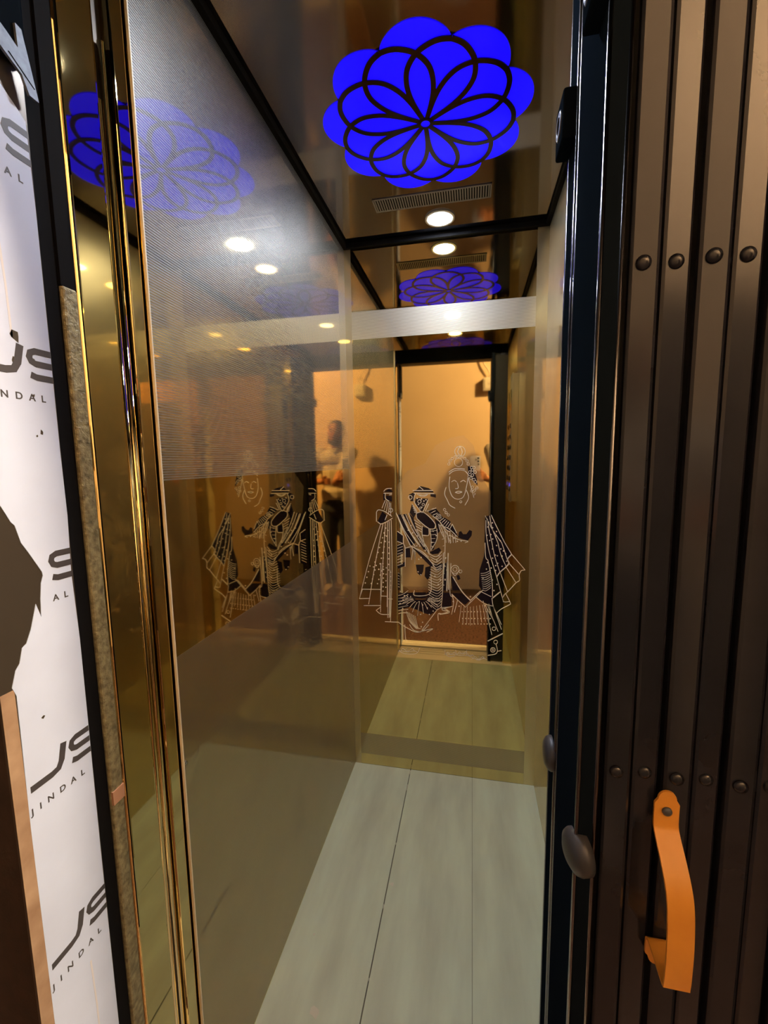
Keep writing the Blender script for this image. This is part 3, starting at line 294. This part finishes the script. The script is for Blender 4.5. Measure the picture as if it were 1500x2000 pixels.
bar(RW - .014, RW - .0005, FY, B, H - .017, H - .0002).build('edge_bead', 'gap', ce)
bar(L + .014, RW - .014, B - .014, B - .001, H - .017, H - .0002).build('edge_bead', 'gap', ce)
wf = struct('wall_front', bar(L, RW + .16, .600, FY, 2.003, H), 'gold', 'gold mirror panel over the cabin entrance')
bar(.205, RW + .16, .600, FY, 0, 2.003).build('return_panel', 'gold', wf)
tr = struct('trim_header', bar(L, RW + .16, .4325, .475, 1.957, 2.040, .003), 'black', 'black gate header beam over the landing entrance')

# front column of the cabin on the left
c1 = struct('trim_1', bar(L - .05, L, .477, .539, 0, H, .006, 6), 'gold', 'polished gold front column beside the left wall')
bar(L - .05, L - .016, .539, .568, 0, H).build('channel_bed', 'torn', c1)
for y in (.5460, .5585):
    MB().tube([(L - .010, y, 0), (L - .010, y, 1.80 if y < .55 else 1.88)], .0055, 20).build('channel_bead', 'gold', c1, True)
bar(L - .05, L - .001, .566, .5935, 0, H, .004, 6).build('edge_strip', 'gold', c1)
bar(L - .05, L - .001, .4565, .4768, 0, 1.53, .003, 2).build('rough_strip', 'sand', c1)
bar(L - .05, L - .003, .4565, .4768, 1.53, 2.0).build('dark_strip', 'gap', c1)
bar(L - .003, L + .0006, .4570, .4763, .835, .855).build('tape_scrap', 'tape', c1)
struct('trim_gap', MB().box(L - .09, L - .05, .42, .60, -.02, H).box(L - .05, L - .006, .4322, .4560, -.02, 1.96), 'gap', 'near-black fill for the unlit shaft gap between the landing jamb and the cabin')  # solid near-black boxes stand in for the shade inside the open gap

# landing jamb with protective film
j = struct('trim_2', bar(L - .003, L, .334, .4315, 0, 1.96), 'torn', 'landing door jamb wrapped in torn white printed film')
bar(L, L + .0005, .334, .3485, 0, 1.068).build('bare_edge', 'tan', j)
FILM = [(.3485, 0), (.4305, 0), (.4308, .45), (.4300, .80), (.4310, 1.09), (.4285, 1.18), (.4312, 1.25), (.4302, 1.33), (.4305, 1.60), (.4290, 1.690), (.4180, 1.700), (.3950, 1.718), (.3485, 1.745),
        (.3485, 1.285), (.357, 1.269), (.365, 1.251), (.3685, 1.247), (.373, 1.227), (.380, 1.214), (.387, 1.200), (.3925, 1.189), (.3930, 1.184), (.390, 1.176), (.3875, 1.158), (.386, 1.137),
        (.3815, 1.154), (.3775, 1.141), (.373, 1.127), (.3665, 1.113), (.3615, 1.110), (.357, 1.094), (.352, 1.088), (.3465, 1.071), (.350, 1.060), (.348, .9)]
fm = MB().prism(FILM, (L, 0, 0), (0, 1, 0), (0, 0, 1), .0007).build('protective_film', 'film', j, label='white protective film printed JSL JINDAL, torn open on one side')
def text_mesh(body, size, space, mat4):
    cu = bpy.data.curves.new('t', 'FONT'); cu.body = body; cu.size = size; cu.space_character = space; cu.extrude = .0001; cu.offset = .00022
    o = bpy.data.objects.new('t', cu); col.objects.link(o); dg = bpy.context.evaluated_depsgraph_get(); dg.update()
    me = bpy.data.meshes.new_from_object(o.evaluated_get(dg)); bpy.data.objects.remove(o); me.transform(mat4); return me
def plane_text(y, z): return Matrix(((0, 0, 1, L + .0008), (1, 0, 0, y), (0, 1, 0, z), (0, 0, 0, 1)))
def clip_polyline(z):
    lo = MB(); o = (L + .0007, 0, 0); a = ((0, 1, 0), (0, 0, 1), .0003)
    lo.ribbon([(.3525, z - .0135), (.378, z - .0135), (.3865, z - .0115), (.391, z - .004), (.3955, z + .016)], .0078, o, *a)
    lo.ribbon([(.4300, z + .0125), (.4115, z + .0125), (.4060, z + .0100), (.4045, z + .0050), (.4065, z + .0005), (.4115, z - .0015), (.4300, z - .0015)], .0072, o, *a)
    lo.ribbon([(.4045, z - .0145), (.4110, z - .0165), (.4300, z - .0165)], .0072, o, *a)
    return lo
def s_only(z):
    lo = MB(); o = (L + .0007, 0, 0); a = ((0, 1, 0), (0, 0, 1), .0003)
    lo.ribbon([(.4300, z + .0125), (.4115, z + .0125), (.4060, z + .0100), (.4045, z + .0050), (.4065, z + .0005), (.4115, z - .0015), (.4300, z - .0015)], .0072, o, *a)
    lo.ribbon([(.4045, z - .0145), (.4110, z - .0165), (.4300, z - .0165)], .0072, o, *a)
    return lo
for z, full in ((1.664, True), (1.428, True), (1.194, False), (.958, True), (.726, True), (.49, True), (.255, True)):
    lg = (clip_polyline(z) if full else s_only(z)).build('printed_logo', 'ink', fm)
    t = text_mesh('JINDAL' if full else 'AL', .0108, 2.25, plane_text(.3505 if full else .4020, z - .0435)); t.materials.append(M['ink'])
    link('printed_name', t, fm)
for (y, z, s) in ((.405, 1.39, .002), (.41, 1.35, .0025), (.404, 1.345, .0015), (.392, 1.452, .006), (.388, 1.425, .005), (.41, 1.43, .002), (.375, 1.02, .002)):
    pts = [(y + s * (.5 + random.random()) * math.cos(t), z + s * (.4 + random.random()) * math.sin(t)) for t in range(6)]
    MB().prism(pts, (L + .0007, 0, 0), (0, 1, 0), (0, 0, 1), .0002).build('dirt_spot', 'torn', fm)
for (y0, z0, y1, z1) in ((.385, 1.56, .388, 1.45), (.4, .66, .402, .52), (.404, .50, .404, .42)):
    MB().ribbon([(y0, z0), ((y0 + y1) / 2 + .001, (z0 + z1) / 2), (y1, z1)], .0022, (L + .0007, 0, 0), (0, 1, 0), (0, 0, 1), .0002).build('scratch', 'scr', fm)
# latch plate and dark lock box above the film
lk = thing('lock_keeper', (L, .40, 1.70), 'black lock housing with a grey bent bracket at the top of the film covered jamb', 'lock')
bar(L, L + .010, .345, .4305, 1.742, 1.955, .002).build('housing', 'black', lk)
MB().prism([(.352, 1.790), (.418, 1.752), (.4175, 1.775), (.424, 1.774), (.4365, 1.712), (.426, 1.712), (.4195, 1.7275), (.352, 1.765)], (L + .0102, 0, 0), (0, 1, 0), (0, 0, 1), .003).build('bracket', 'steel', lk)
MB().ribbon([(.407, 1.7395), (.4325, 1.7225)], .0010, (L + .0132, 0, 0), (0, 1, 0), (0, 0, 1), .0004).build('slot_line', 'black', lk)

# landing walls, lobby
struct('wall_landing_left', bar(-.95, L - .003, .337, .4315, 0, 1.96), 'granite_d', 'dark stone surround left of the landing door')
struct('wall_landing_right', bar(.415, .95, .337, .4315, 0, 1.96), 'granite_d', 'dark stone surround right of the landing door')
struct('wall_landing_top', bar(-.95, .95, .337, .4315, 1.96, 2.45), 'granite_d', 'dark stone lintel over the landing door')
struct('wall_lobby_front', MB().box(-2.2, -.95, .337, .4315, 0, 3.3).box(.95, 2.2, .337, .4315, 0, 3.3).box(-.95, .95, .337, .4315, 2.45, 3.3), 'lobby_dark', 'lobby wall round the landing door, darkened to cut bounce light')
struct('wall_lobby_rear', bar(-2.2, 2.2, YB - .05, YB, -.03, 3.3), 'peach', 'peach painted lobby wall facing the lift')
struct('wall_lobby_left', bar(-2.25, -2.2, YB - .05, .4315, -.03, 3.3), 'lobby_dark', 'lobby side wall, darkened to cut bounce light')
struct('wall_lobby_right', bar(2.2, 2.25, YB - .05, .4315, -.03, 3.3), 'lobby_dark', 'lobby side wall beyond the gates, darkened to cut bounce light')
struct('floor_lobby', bar(-2.2, 2.2, YB, .345, -.03, 0), 'granite', 'polished dark brown lobby floor')
struct('ceiling_lobby', bar(-2.25, 2.25, YB - .05, .4315, 3.3, 3.34), 'lobby_dark', 'lobby ceiling, darkened to cut bounce light')
dr = struct('added_door', bar(.78, 1.66, YB, YB + .030, 0, 2.02, .003), 'lobby_dark', 'unseen dark door added on the lobby rear wall to darken the gate reflections')  # unseen door, added so the right-hand gate slats reflect something dark
for z0, z1 in ((.16, .92), (1.06, 1.88)):
    for x0, x1 in ((.88, 1.18), (1.26, 1.56)): bar(x0, x1, YB + .030, YB + .038, z0, z1, .004).build('door_panel', 'lobby_dark', dr)
MB().tube([(.84, YB + .03, 1.0), (.84, YB + .065, 1.0), (.93, YB + .065, 1.0)], .009, 10).build('door_handle', 'chrome', dr, True)
si = struct('trim_sill', bar(L, .41, .345, .4305, -.03, -.012), 'sill', 'cream metal threshold strips between lobby and cabin')
for y0, y1 in ((.347, .366), (.374, .400), (.408, .430), (.458, .478), (.486, .512), (.520, .546), (.554, .600)):
    bar(L, .41, y0, y1, -.012, -.001 if y0 > .55 else -.002, .001).build('threshold_bar', 'sill', si)
bar(L, .41, .456, .602, -.03, -.012).build('threshold_bed', 'blackm', si)
bar(L, RW, .598, .640, 0.0, .0022, .0008).build('nosing', 'sill', si)

# ------------------------------------------------------------------ etched drawing on the back wall
PX = lambda p: (p[0] / 10000.0, p[1] / 10000.0)
ART = ((1, 0, 0), (0, 0, 1))          # ux x uy = -y : towards the viewer
MB().prism([PX(p) for p in HAZE], (0, B, 0), *ART, .0003).build('frosted_patch', 'haze', wb)
mb = MB()
for i, f in enumerate(FILLS): mb.prism([PX(p) for p in f], (0, B, 0), *ART, .0005 + .00001 * i)
mb.build('etched_fill', 'tint', wb, label='dark tinted areas of the etched figures')
def smooth_line(p, n=5):
    if len(p) < 3: return p
    q = [p[0]] + list(p) + [p[-1]]; out = []
    for i in range(1, len(q) - 2):
        a, b, c, d = q[i - 1], q[i], q[i + 1], q[i + 2]
        for k in range(n):
            t = k / n
            out.append(tuple(.5 * ((2 * b[e]) + (-a[e] + c[e]) * t + (2 * a[e] - 5 * b[e] + 4 * c[e] - d[e]) * t * t + (-a[e] + 3 * b[e] - 3 * c[e] + d[e]) * t ** 3) for e in (0, 1)))
    return out + [tuple(p[-1])]
mb = MB()
for wd, pts in LINES: mb.ribbon(smooth_line([PX(p) for p in pts], 3 if len(pts) > 6 else 5), wd / 10000.0 * .8, (0, B, 0), *ART, .0011)
for r, x, z in DOTS: mb.prism([((x + r * math.cos(k * math.pi / 3)) / 10000.0, (z + r * math.sin(k * math.pi / 3)) / 10000.0) for k in range(6)], (0, B, 0), *ART, .0012)
mb.build('etched_lines', 'etch', wb, label='pale etched outlines of two robed figures, one playing a flute')

# ------------------------------------------------------------------ ceiling fittings
HX, HY = -.1195, 1.141
fl_o = thing('ceiling_lamp', (HX, HY, H), 'blue backlit flower lamp with nine petals set in the ceiling', 'lamp')
ARC = [(.014, -19.9), (.035, -19.6), (.065, -18.6), (.095, -16.6), (.125, -13.2), (.155, -8.2), (.183, 0), (.200, 8.0), (.2085, 14.0), (.212, 20.0)]
def pol(r, a): return (r * math.cos(R(a)), r * math.sin(R(a)))
def arc(k, s, i0=0, i1=len(ARC)):
    """one stroke of the tracery; k petal index, s side"""
    fine = smooth_line(ARC[i0:i1], 4); return [pol(r, -90 + 40 * k + s * d) for r, d in fine]
CE = ((1, 0, 0), (0, -1, 0))          # ux x uy = -z : downwards
C2 = lambda pts: [(p[0], -p[1]) for p in pts]
MB().lathe([(.011, 0), (.011, .003)], (HX, HY, H - .003), (0, 0, 1), 20).build('hub_disc', 'blue', fl_o)
for k in range(9):
    pa = arc(k, 1, 0, 7); pb = arc(k, -1, 0, 7)
    MB().prism(C2(pa + pb[::-1][1:]), (HX, HY, H - .0002), *CE, .0018).build('petal_pane', 'blue', fl_o)
    q1 = arc(k, 1, 3, 7); q2 = arc(k, -1, 6, 10)
    q3 = arc(k + 1, 1, 6, 10); q4 = arc(k + 1, -1, 3, 7)
    # cell between petal k and petal k + 1
    MB().prism(C2([pol(.072, -70 + 40 * k)] + q1 + arc(k, -1, 6, 10)[1:0] + [pol(r, -90 + 40 * k + d) for r, d in smooth_line(ARC[6:], 4)][1:] +
                  [pol(r, -90 + 40 * (k + 1) - d) for r, d in smooth_line(ARC[6:], 4)][::-1][1:] + q4[::-1][1:]), (HX, HY, H - .0002), *CE, .0017).build('cell_pane', 'blue', fl_o)
    out = [pol(r, -90 + 40 * k + d) for r, d in smooth_line(ARC[6:], 4)]
    out2 = [pol(r, -90 + 40 * k - d) for r, d in smooth_line(ARC[6:], 4)]
    sc_arc = [pol(.212 + .038 * math.cos(R(t * 90)) ** .75 if abs(t) < 1 else .212, -90 + 40 * k + 20 * t) for t in [1 - i / 10.0 for i in range(1, 20)]]
    MB().prism(C2(out + sc_arc + out2[::-1][:-1]), (HX, HY, H - .0002), *CE, .0016).build('scallop_pane', 'blue', fl_o)
for k in range(9):
    mb = MB()
    for s in (1, -1): mb.ribbon(C2(arc(k, s)), .0115, (HX, HY, H - .002), *CE, .0016 + .0002 * (s > 0) + .00003 * k)
    mb.build('tracery_strip', 'trac', fl_o)
MB().lathe([(.017, 0), (.017, .002), (.011, .0022), (.011, 0)], (HX, HY, H - .0048), (0, 0, 1), 24, True).build('hub_ring', 'trac', fl_o)
for y, lab in ((1.5625, 'round white downlight in the ceiling beside the back wall'), (.79, 'round white downlight in the ceiling near the cabin entrance')):
    d = thing('downlight', (-.1155, y, H), lab, 'downlight', 'cabin downlights')
    MB().lathe([(.040, 0), (.040, .004), (.047, .004), (.050, .001), (.050, 0)], (-.1155, y, H - .0045), (0, 0, 1), 32, True).build('bezel', 'white', d, True)
    MB().lathe([(.0395, 0), (.0395, .002)], (-.1155, y, H - .0040), (0, 0, 1), 32).build('lens', 'lamp', d)
for y0, lab in ((1.413, 'grey slotted ceiling vent between the flower lamp and the back wall'),):
    v = thing('ceiling_vent', (-.134, y0 + .035, H), lab, 'vent')
    x0, x1, y1 = -.318, .050, y0 + .068
    MB().box(x0, x1, y0, y0 + .004, H - .003, H - .0003).box(x0, x1, y1 - .004, y1, H - .003, H - .0003).box(x0, x0 + .004, y0, y1, H - .003, H - .0003).box(x1 - .004, x1, y0, y1, H - .003, H - .0003).build('frame', 'grille', v)
    bar(x0, x1, y0, y1, H - .0008, H - .0002).build('backing', 'gap', v)
    mb = MB(); n = 46
    for i in range(n):
        x = x0 + .004 + (x1 - x0 - .008) * (i + .5) / n; mb.box(x - .0020, x + .0020, y0 + .004, y1 - .004, H - .0026, H - .0008)
    tag(mb.build('louvres', 'grille', v), kind='stuff')

# ------------------------------------------------------------------ folded gates
def gate(y0, y1, nsl, label, rivets, handle, buf_y, buf_z, box_y, box_z):
    g = thing('folding_gate', (GX + .05, (y0 + y1) / 2, 0), label, 'gate', 'folded lift gates')
    bar(GX, GX + .0195, y0, y1, 0.0, 1.955, .0020, 2).build('leading_post', 'black', g)
    for bx_, by_ in ((GX + .0012, y0 + .0012), (GX + .0012, y1 - .0012), (GX + .0183, y0 + .0012)):
        MB().tube([(bx_, by_, .004), (bx_, by_, 1.952)], .0022, 12).build('edge_bead', 'bead', g, True)  # glossy tubes added along the post edges to draw their highlight lines
    prof = [(-.0128, .020), (-.0130, .005), (-.0120, .0014), (-.0095, 0), (.0095, 0), (.0120, .0014), (.0130, .005), (.0128, .020)]
    sm = None; rm = None
    for i in range(nsl):
        cx = GX + .0395 + .028 * i; a = (6 if i % 2 else -5); yo = y0 + .006 + (.0045 if i % 2 else 0.0)
        if sm is None:
            sm = MB().prism([(p[0], p[1]) for p in prof], (0, 0, .012), (1, 0, 0), (0, 1, 0), 1.94).mesh('slat'); sm.materials.append(M['gate'])
        o = link('slat', sm, g); o.location = (cx, yo, 0); o.rotation_euler = (0, 0, R(a))
        if rivets:
            if rm is None:
                rm = MB().lathe([(.0068, 0), (.0066, .0014), (.0055, .0030), (.0034, .0042), (.001, .0047)], (0, 0, 0), (0, -1, 0), 16).mesh('rivet', True); rm.materials.append(M['gate'])
            for z in (.49, .988, 1.485): r_ = link('rivet', rm, g); r_.location = (cx - .001, yo + .0002, z)
    MB().lathe([(.0225, -.004), (.0225, .005), (.0205, .009), (.0145, .0125), (.005, .0138)], (GX + (.006 if handle else .002), buf_y, buf_z), (-.95, -.31 if handle else 0, 0), 28).build('rubber_buffer', 'rubber', g, True, 'grey black rubber buffer dome')
    bx = bar(GX - .015, GX + .020, box_y - .020, box_y + .024, box_z, box_z + .053, .003, 3).build('lock_box', 'black', g, True)
    MB().lathe([(.0085, 0), (.0085, .0012), (.013, .0012), (.015, 0)], (GX - .0150, box_y + .002, box_z + .027), (-1, 0, 0), 24, True).build('ring_plate', 'steel', bx, True)
    bar(GX + .02, .405, y0 + .030, y0 + .034, .012, 1.94).build('backing_web', 'blackm', g)
    if handle:
        hx = .1975; yf = y0 + .0055; w = .0115
        path = [(yf - .001, .966), (yf - .001, .940), (yf - .006, .930), (yf - .022, .915), (yf - .036, .898), (yf - .042, .880), (yf - .045, .850), (yf - .045, .822), (yf - .044, .806), (yf - .040, .801), (yf - .010, .806), (yf - .003, .804), (yf - .001, .799), (yf - .001, .782)]
        path = smooth_line(path, 4); vs = []; fs = []; n = len(path)
        for i, (y, z) in enumerate(path):
            a = path[max(i - 1, 0)]; c = path[min(i + 1, n - 1)]; d = Vector((c[0] - a[0], c[1] - a[1])).normalized(); nn = Vector((d.y, -d.x)) * .0013
            ww = w * (.72 if i in (0, n - 1) else 1.0)
            for sx in (-1, 1):
                for sg in (-1, 1): vs.append((hx + sx * ww, y + nn.x * sg, z + nn.y * sg))
        for i in range(n - 1):
            a, b = 4 * i, 4 * i + 4
            fs += [(a, b, b + 1, a + 1), (a + 2, a + 3, b + 3, b + 2), (a, a + 2, b + 2, b), (a + 1, b + 1, b + 3, a + 3)]
        fs += [(0, 1, 3, 2), (4 * n - 4, 4 * n - 2, 4 * n - 1, 4 * n - 3)]
        mbh = MB().add(vs, fs)
        for z in (.966, .782): mbh.lathe([(w * .74, 0), (w * .74, .0026)], (hx, yf + .0003, z), (0, -1, 0), 20)
        hd = mbh.build('handle', 'orange', g, label='orange painted strap handle'); hd.data.shade_smooth(); hd.data.set_sharp_from_angle(angle=R(35))
        for z in (.953, .793): MB().lathe([(.0048, 0), (.0046, .0016), (.003, .0030), (.001, .0034)], (hx, yf - .0022, z), (0, -1, 0), 14).build('screw', 'steel', hd, True)
    return g
gate(.440, .545, 9, 'brown riveted folding gate with an orange strap handle, nearest the lobby', True, True, .443, .893, .452, 1.700)
gate(.557, .598, 6, 'black edged folding gate of the cabin, behind the handled gate', False, False, .574, .911, .577, 1.670)

# ------------------------------------------------------------------ control panel on the right wall
cp = thing('control_panel', (RW, .683, 1.07), 'tall slim lift control panel with round buttons on the right cabin wall', 'control panel')
bar(RW - .032, RW - .0006, .618, .748, 1.07, 1.80, .002).build('box', 'copface', cp)
bar(RW - .0365, RW - .032, .616, .750, 1.065, 1.805, .0015).build('face_plate', 'copface', cp)
for i in range(7):
    z = 1.14 + .062 * i
    for y in ((.660, .706) if i < 5 else (.683,)):
        b_ = MB().lathe([(.015, 0), (.015, .002), (.012, .004), (.004, .0045)], (RW - .0365, y, z), (-1, 0, 0), 20).build('button', 'copside' if (i + int(y * 1000)) % 3 else 'steel', cp, True)
bar(RW - .0375, RW - .0365, .650, .716, 1.60, 1.72).build('display', 'lens', cp)
MB().lathe([(.010, 0), (.010, .003)], (RW - .0365, .690, 1.165), (-1, 0, 0), 16).build('indicator', 'led_blue', cp)

# ------------------------------------------------------------------ lobby fittings seen in the mirrors
jb = thing('junction_box', (.15, YB, 1.98), 'small white electrical box with a cable on the peach lobby wall', 'electrical box')
bar(.095, .205, YB, YB + .055, 1.975, 2.095, .004).build('box', 'white', jb)
bar(.110, .190, YB + .055, YB + .060, 1.990, 2.080, .002).build('cover', 'white', jb)
MB().lathe([(.009, 0), (.009, .003)], (.150, YB + .060, 2.035), (0, 1, 0), 16).build('knob', 'cable', jb)
MB().tube([(.150, YB + .02, 2.093), (.158, YB + .03, 2.13), (.140, YB + .032, 2.17), (.105, YB + .030, 2.22), (.082, YB + .028, 2.28), (.092, YB + .026, 2.34), (.135, YB + .022, 2.38), (.185, YB + .018, 2.45), (.20, YB + .012, 2.7), (.20, YB + .012, 3.298)], .007, 8).build('cable', 'cable', jb, True)
WLX, WLZ = 1.75, 3.12
lb = thing('wall_lamp', (WLX, .337, WLZ), 'glowing warm globe lamp in a white holder high on the lobby wall', 'lamp')
MB().lathe([(.050, 0), (.050, .012), (.024, .020), (.022, .055)], (WLX, .337, WLZ), (0, -1, 0), 24).build('holder', 'white', lb, True)
MB().lathe([(.016, .056), (.046, .075), (.072, .105), (.080, .140), (.070, .178), (.040, .205), (.004, .214)], (WLX, .337, WLZ), (0, -1, 0), 24).build('bulb', 'bulb', lb, True)

# ------------------------------------------------------------------ photographer, seen only in the mirrors
pe = thing('person', (.33, -.72, 0), 'person in a pale polo shirt and dark jeans holding up a phone', 'person')
def T(mb, pts, rad): mb.tube(pts, rad, 12); [mb.ell(p, (r, r, r), None, 10) for p, r in zip(pts, rad if isinstance(rad, list) else [rad] * len(pts))]
SL, EL, WR = (.165, -.655, 1.405), (.235, -.375, 1.130), (.118, -.085, 1.168)      # arm that holds the phone
SR, ER, WRR = (.500, -.715, 1.405), (.560, -.600, 1.130), (.395, -.445, 1.135)      # bent arm
bd = MB()
bd.ell((.325, -.690, 1.600), (.074, .092, .112)); bd.ell((.322, -.655, 1.545), (.058, .060, .070)); bd.ell((.318, -.606, 1.575), (.013, .020, .022))
bd.ell((.317, -.612, 1.532), (.026, .014, .009)); bd.ell((.317, -.618, 1.508), (.026, .022, .020))
for s in (-1, 1):
    bd.ell((.325 + s * .076, -.695, 1.590), (.010, .020, .031)); bd.ell((.319 + s * .030, -.616, 1.612), (.020, .012, .008))
T(bd, [(.328, -.705, 1.40), (.326, -.695, 1.50)], [.062, .055])
bd.ell((.333, -.700, 1.33), (.175, .095, .11)); bd.ell((.335, -.705, 1.16), (.140, .095, .17)); bd.ell((.335, -.71, .95), (.145, .105, .11))
T(bd, [SL, EL], [.050, .038]); T(bd, [EL, WR], [.040, .026]); T(bd, [SR, ER], [.050, .038]); T(bd, [ER, WRR], [.040, .026])
for s, fx in ((-1, .245), (1, .425)):
    T(bd, [(.335 + s * .075, -.71, .90), (.335 + s * .085, -.705, .50), (fx, -.715, .09)], [.082, .056, .040]); bd.ell((fx, -.68, .045), (.042, .11, .040))
# hand on the phone: palm behind the lower right edge, thumb along the back, fingers round the far edge
bd.ell((.078, -.052, 1.185), (.034, .018, .044), Matrix.Rotation(R(28), 3, 'Y')); T(bd, [WR, (.088, -.056, 1.178)], [.026, .022])
PHX0, PHX1 = -.016, .061
for i, (z, ln) in enumerate(((1.222, .050), (1.203, .056), (1.184, .054), (1.166, .044))):
    T(bd, [(.082, -.046, z), (.071, -.022, z + .003), (.066, -.006, z + .005), (.064 - ln * .45, -.0005, z + .007), (.064 - ln * .8, -.0005, z + .007)], [.0092, .0092, .0086, .0082, .0072])
T(bd, [(.085, -.052, 1.196), (.072, -.046, 1.228), (.058, -.037, 1.252), (.046, -.034, 1.270)], [.012, .011, .0098, .008])
# relaxed bent hand
bd.ell((.362, -.418, 1.140), (.040, .020, .036), Matrix.Rotation(R(35), 3, 'Z')); T(bd, [WRR, (.372, -.425, 1.139)], [.026, .022])
for i in range(4):
    z = 1.165 - .017 * i; T(bd, [(.350, -.408, z), (.318, -.388, z + .002), (.300, -.398, z - .002), (.306, -.416, z - .004)], [.0090, .0088, .0082, .0072])
T(bd, [(.372, -.412, 1.168), (.352, -.394, 1.186), (.332, -.388, 1.188)], [.011, .0098, .008])
me = remesh(bd, .0055, 3); me.materials.append(M['skin']); link('body', me, pe, 'brown skinned body')
sh = MB()
sh.ell((.333, -.698, 1.345), (.186, .108, .105)); sh.ell((.335, -.702, 1.18), (.160, .115, .20)); sh.ell((.335, -.706, 1.00), (.163, .122, .13)); sh.box(.205, .465, -.80, -.61, .93, 1.05)
T(sh, [SL, tuple(SL[i] + (EL[i] - SL[i]) * .62 for i in range(3))], [.066, .060]); T(sh, [SR, tuple(SR[i] + (ER[i] - SR[i]) * .62 for i in range(3))], [.066, .060])
sh.ell((.328, -.700, 1.425), (.090, .078, .035))
me = remesh(sh, .008, 5); me.materials.append(M['shirt']); so = link('shirt', me, pe, 'pale polo shirt')
MB().tube([(.262, -.66, 1.455), (.300, -.622, 1.440), (.322, -.604, 1.405), (.345, -.622, 1.440), (.392, -.66, 1.455), (.395, -.73, 1.475), (.328, -.765, 1.485), (.262, -.73, 1.475), (.262, -.66, 1.455)], .013, 8).build('collar', 'shirt', so, True)
jn = MB(); jn.ell((.335, -.71, .93), (.158, .118, .10)); jn.ell((.335, -.71, .86), (.160, .118, .10))
for s, fx in ((-1, .245), (1, .425)): T(jn, [(.335 + s * .078, -.71, .87), (.335 + s * .086, -.705, .50), (fx, -.715, .13)], [.094, .072, .064])
me = remesh(jn, .009, 4); me.materials.append(M['jeans']); link('jeans', me, pe, 'dark jeans')
hr = MB(); hr.ell((.326, -.712, 1.640), (.082, .092, .088)); hr.ell((.327, -.745, 1.590), (.076, .062, .075))
me = remesh(hr, .008, 3); me.materials.append(M['hair']); link('hair', me, pe, 'short dark hair')
br = MB(); br.ell((.318, -.632, 1.500), (.050, .040, .030)); br.ell((.318, -.610, 1.512), (.040, .016, .022))
for s in (-1, 1): br.ell((.322 + s * .056, -.655, 1.528), (.018, .030, .042))
me = remesh(br, .0045, 2); me.materials.append(M['hair']); link('beard', me, pe, 'dark beard')
MB().ell((.318, -.604, 1.549), (.030, .010, .006)).build('moustache', 'hair', pe, True)
for s in (-1, 1):
    MB().ell((.319 + s * .030, -.607, 1.630), (.020, .008, .005)).build('eyebrow', 'hair', pe, True)
    e_ = MB().ell((.319 + s * .030, -.608, 1.610), (.013, .008, .007)).build('eye', 'eye', pe, True)
    MB().ell((.319 + s * .030, -.6025, 1.610), (.006, .004, .006)).build('pupil', 'hair', e_, True)
MB().ell((.317, -.598, 1.533), (.022, .008, .007)).build('mouth', 'lip', pe, True)
for fx in (.245, .425):
    sb = MB(); sb.ell((fx, -.68, .050), (.048, .128, .046)); sb.box(fx - .046, fx + .046, -.80, -.56, .002, .020, .008)
    me = remesh(sb, .007, 2); me.materials.append(M['shoe']); link('shoe', me, pe, 'pale shoe')
ph = thing('phone', (.0225, -.016, 1.18), 'lavender white phone held up in the hand of the person', 'phone')
bar(PHX0, PHX1, -.0215, -.0125, 1.185, 1.345, .004, 3).build('case', 'phone', ph, True)
bar(PHX0 + .003, PHX1 - .003, -.0222, -.0215, 1.189, 1.341).build('screen', 'lens', ph)
for (x, z) in ((.045, 1.328), (.045, 1.305), (.045, 1.282), (.028, 1.317)):
    MB().lathe([(.0078, 0), (.0078, .0016), (.0050, .0018), (.0050, .0008)], (x, -.0125, z), (0, 1, 0), 20).build('camera_lens', 'lens', ph, True)
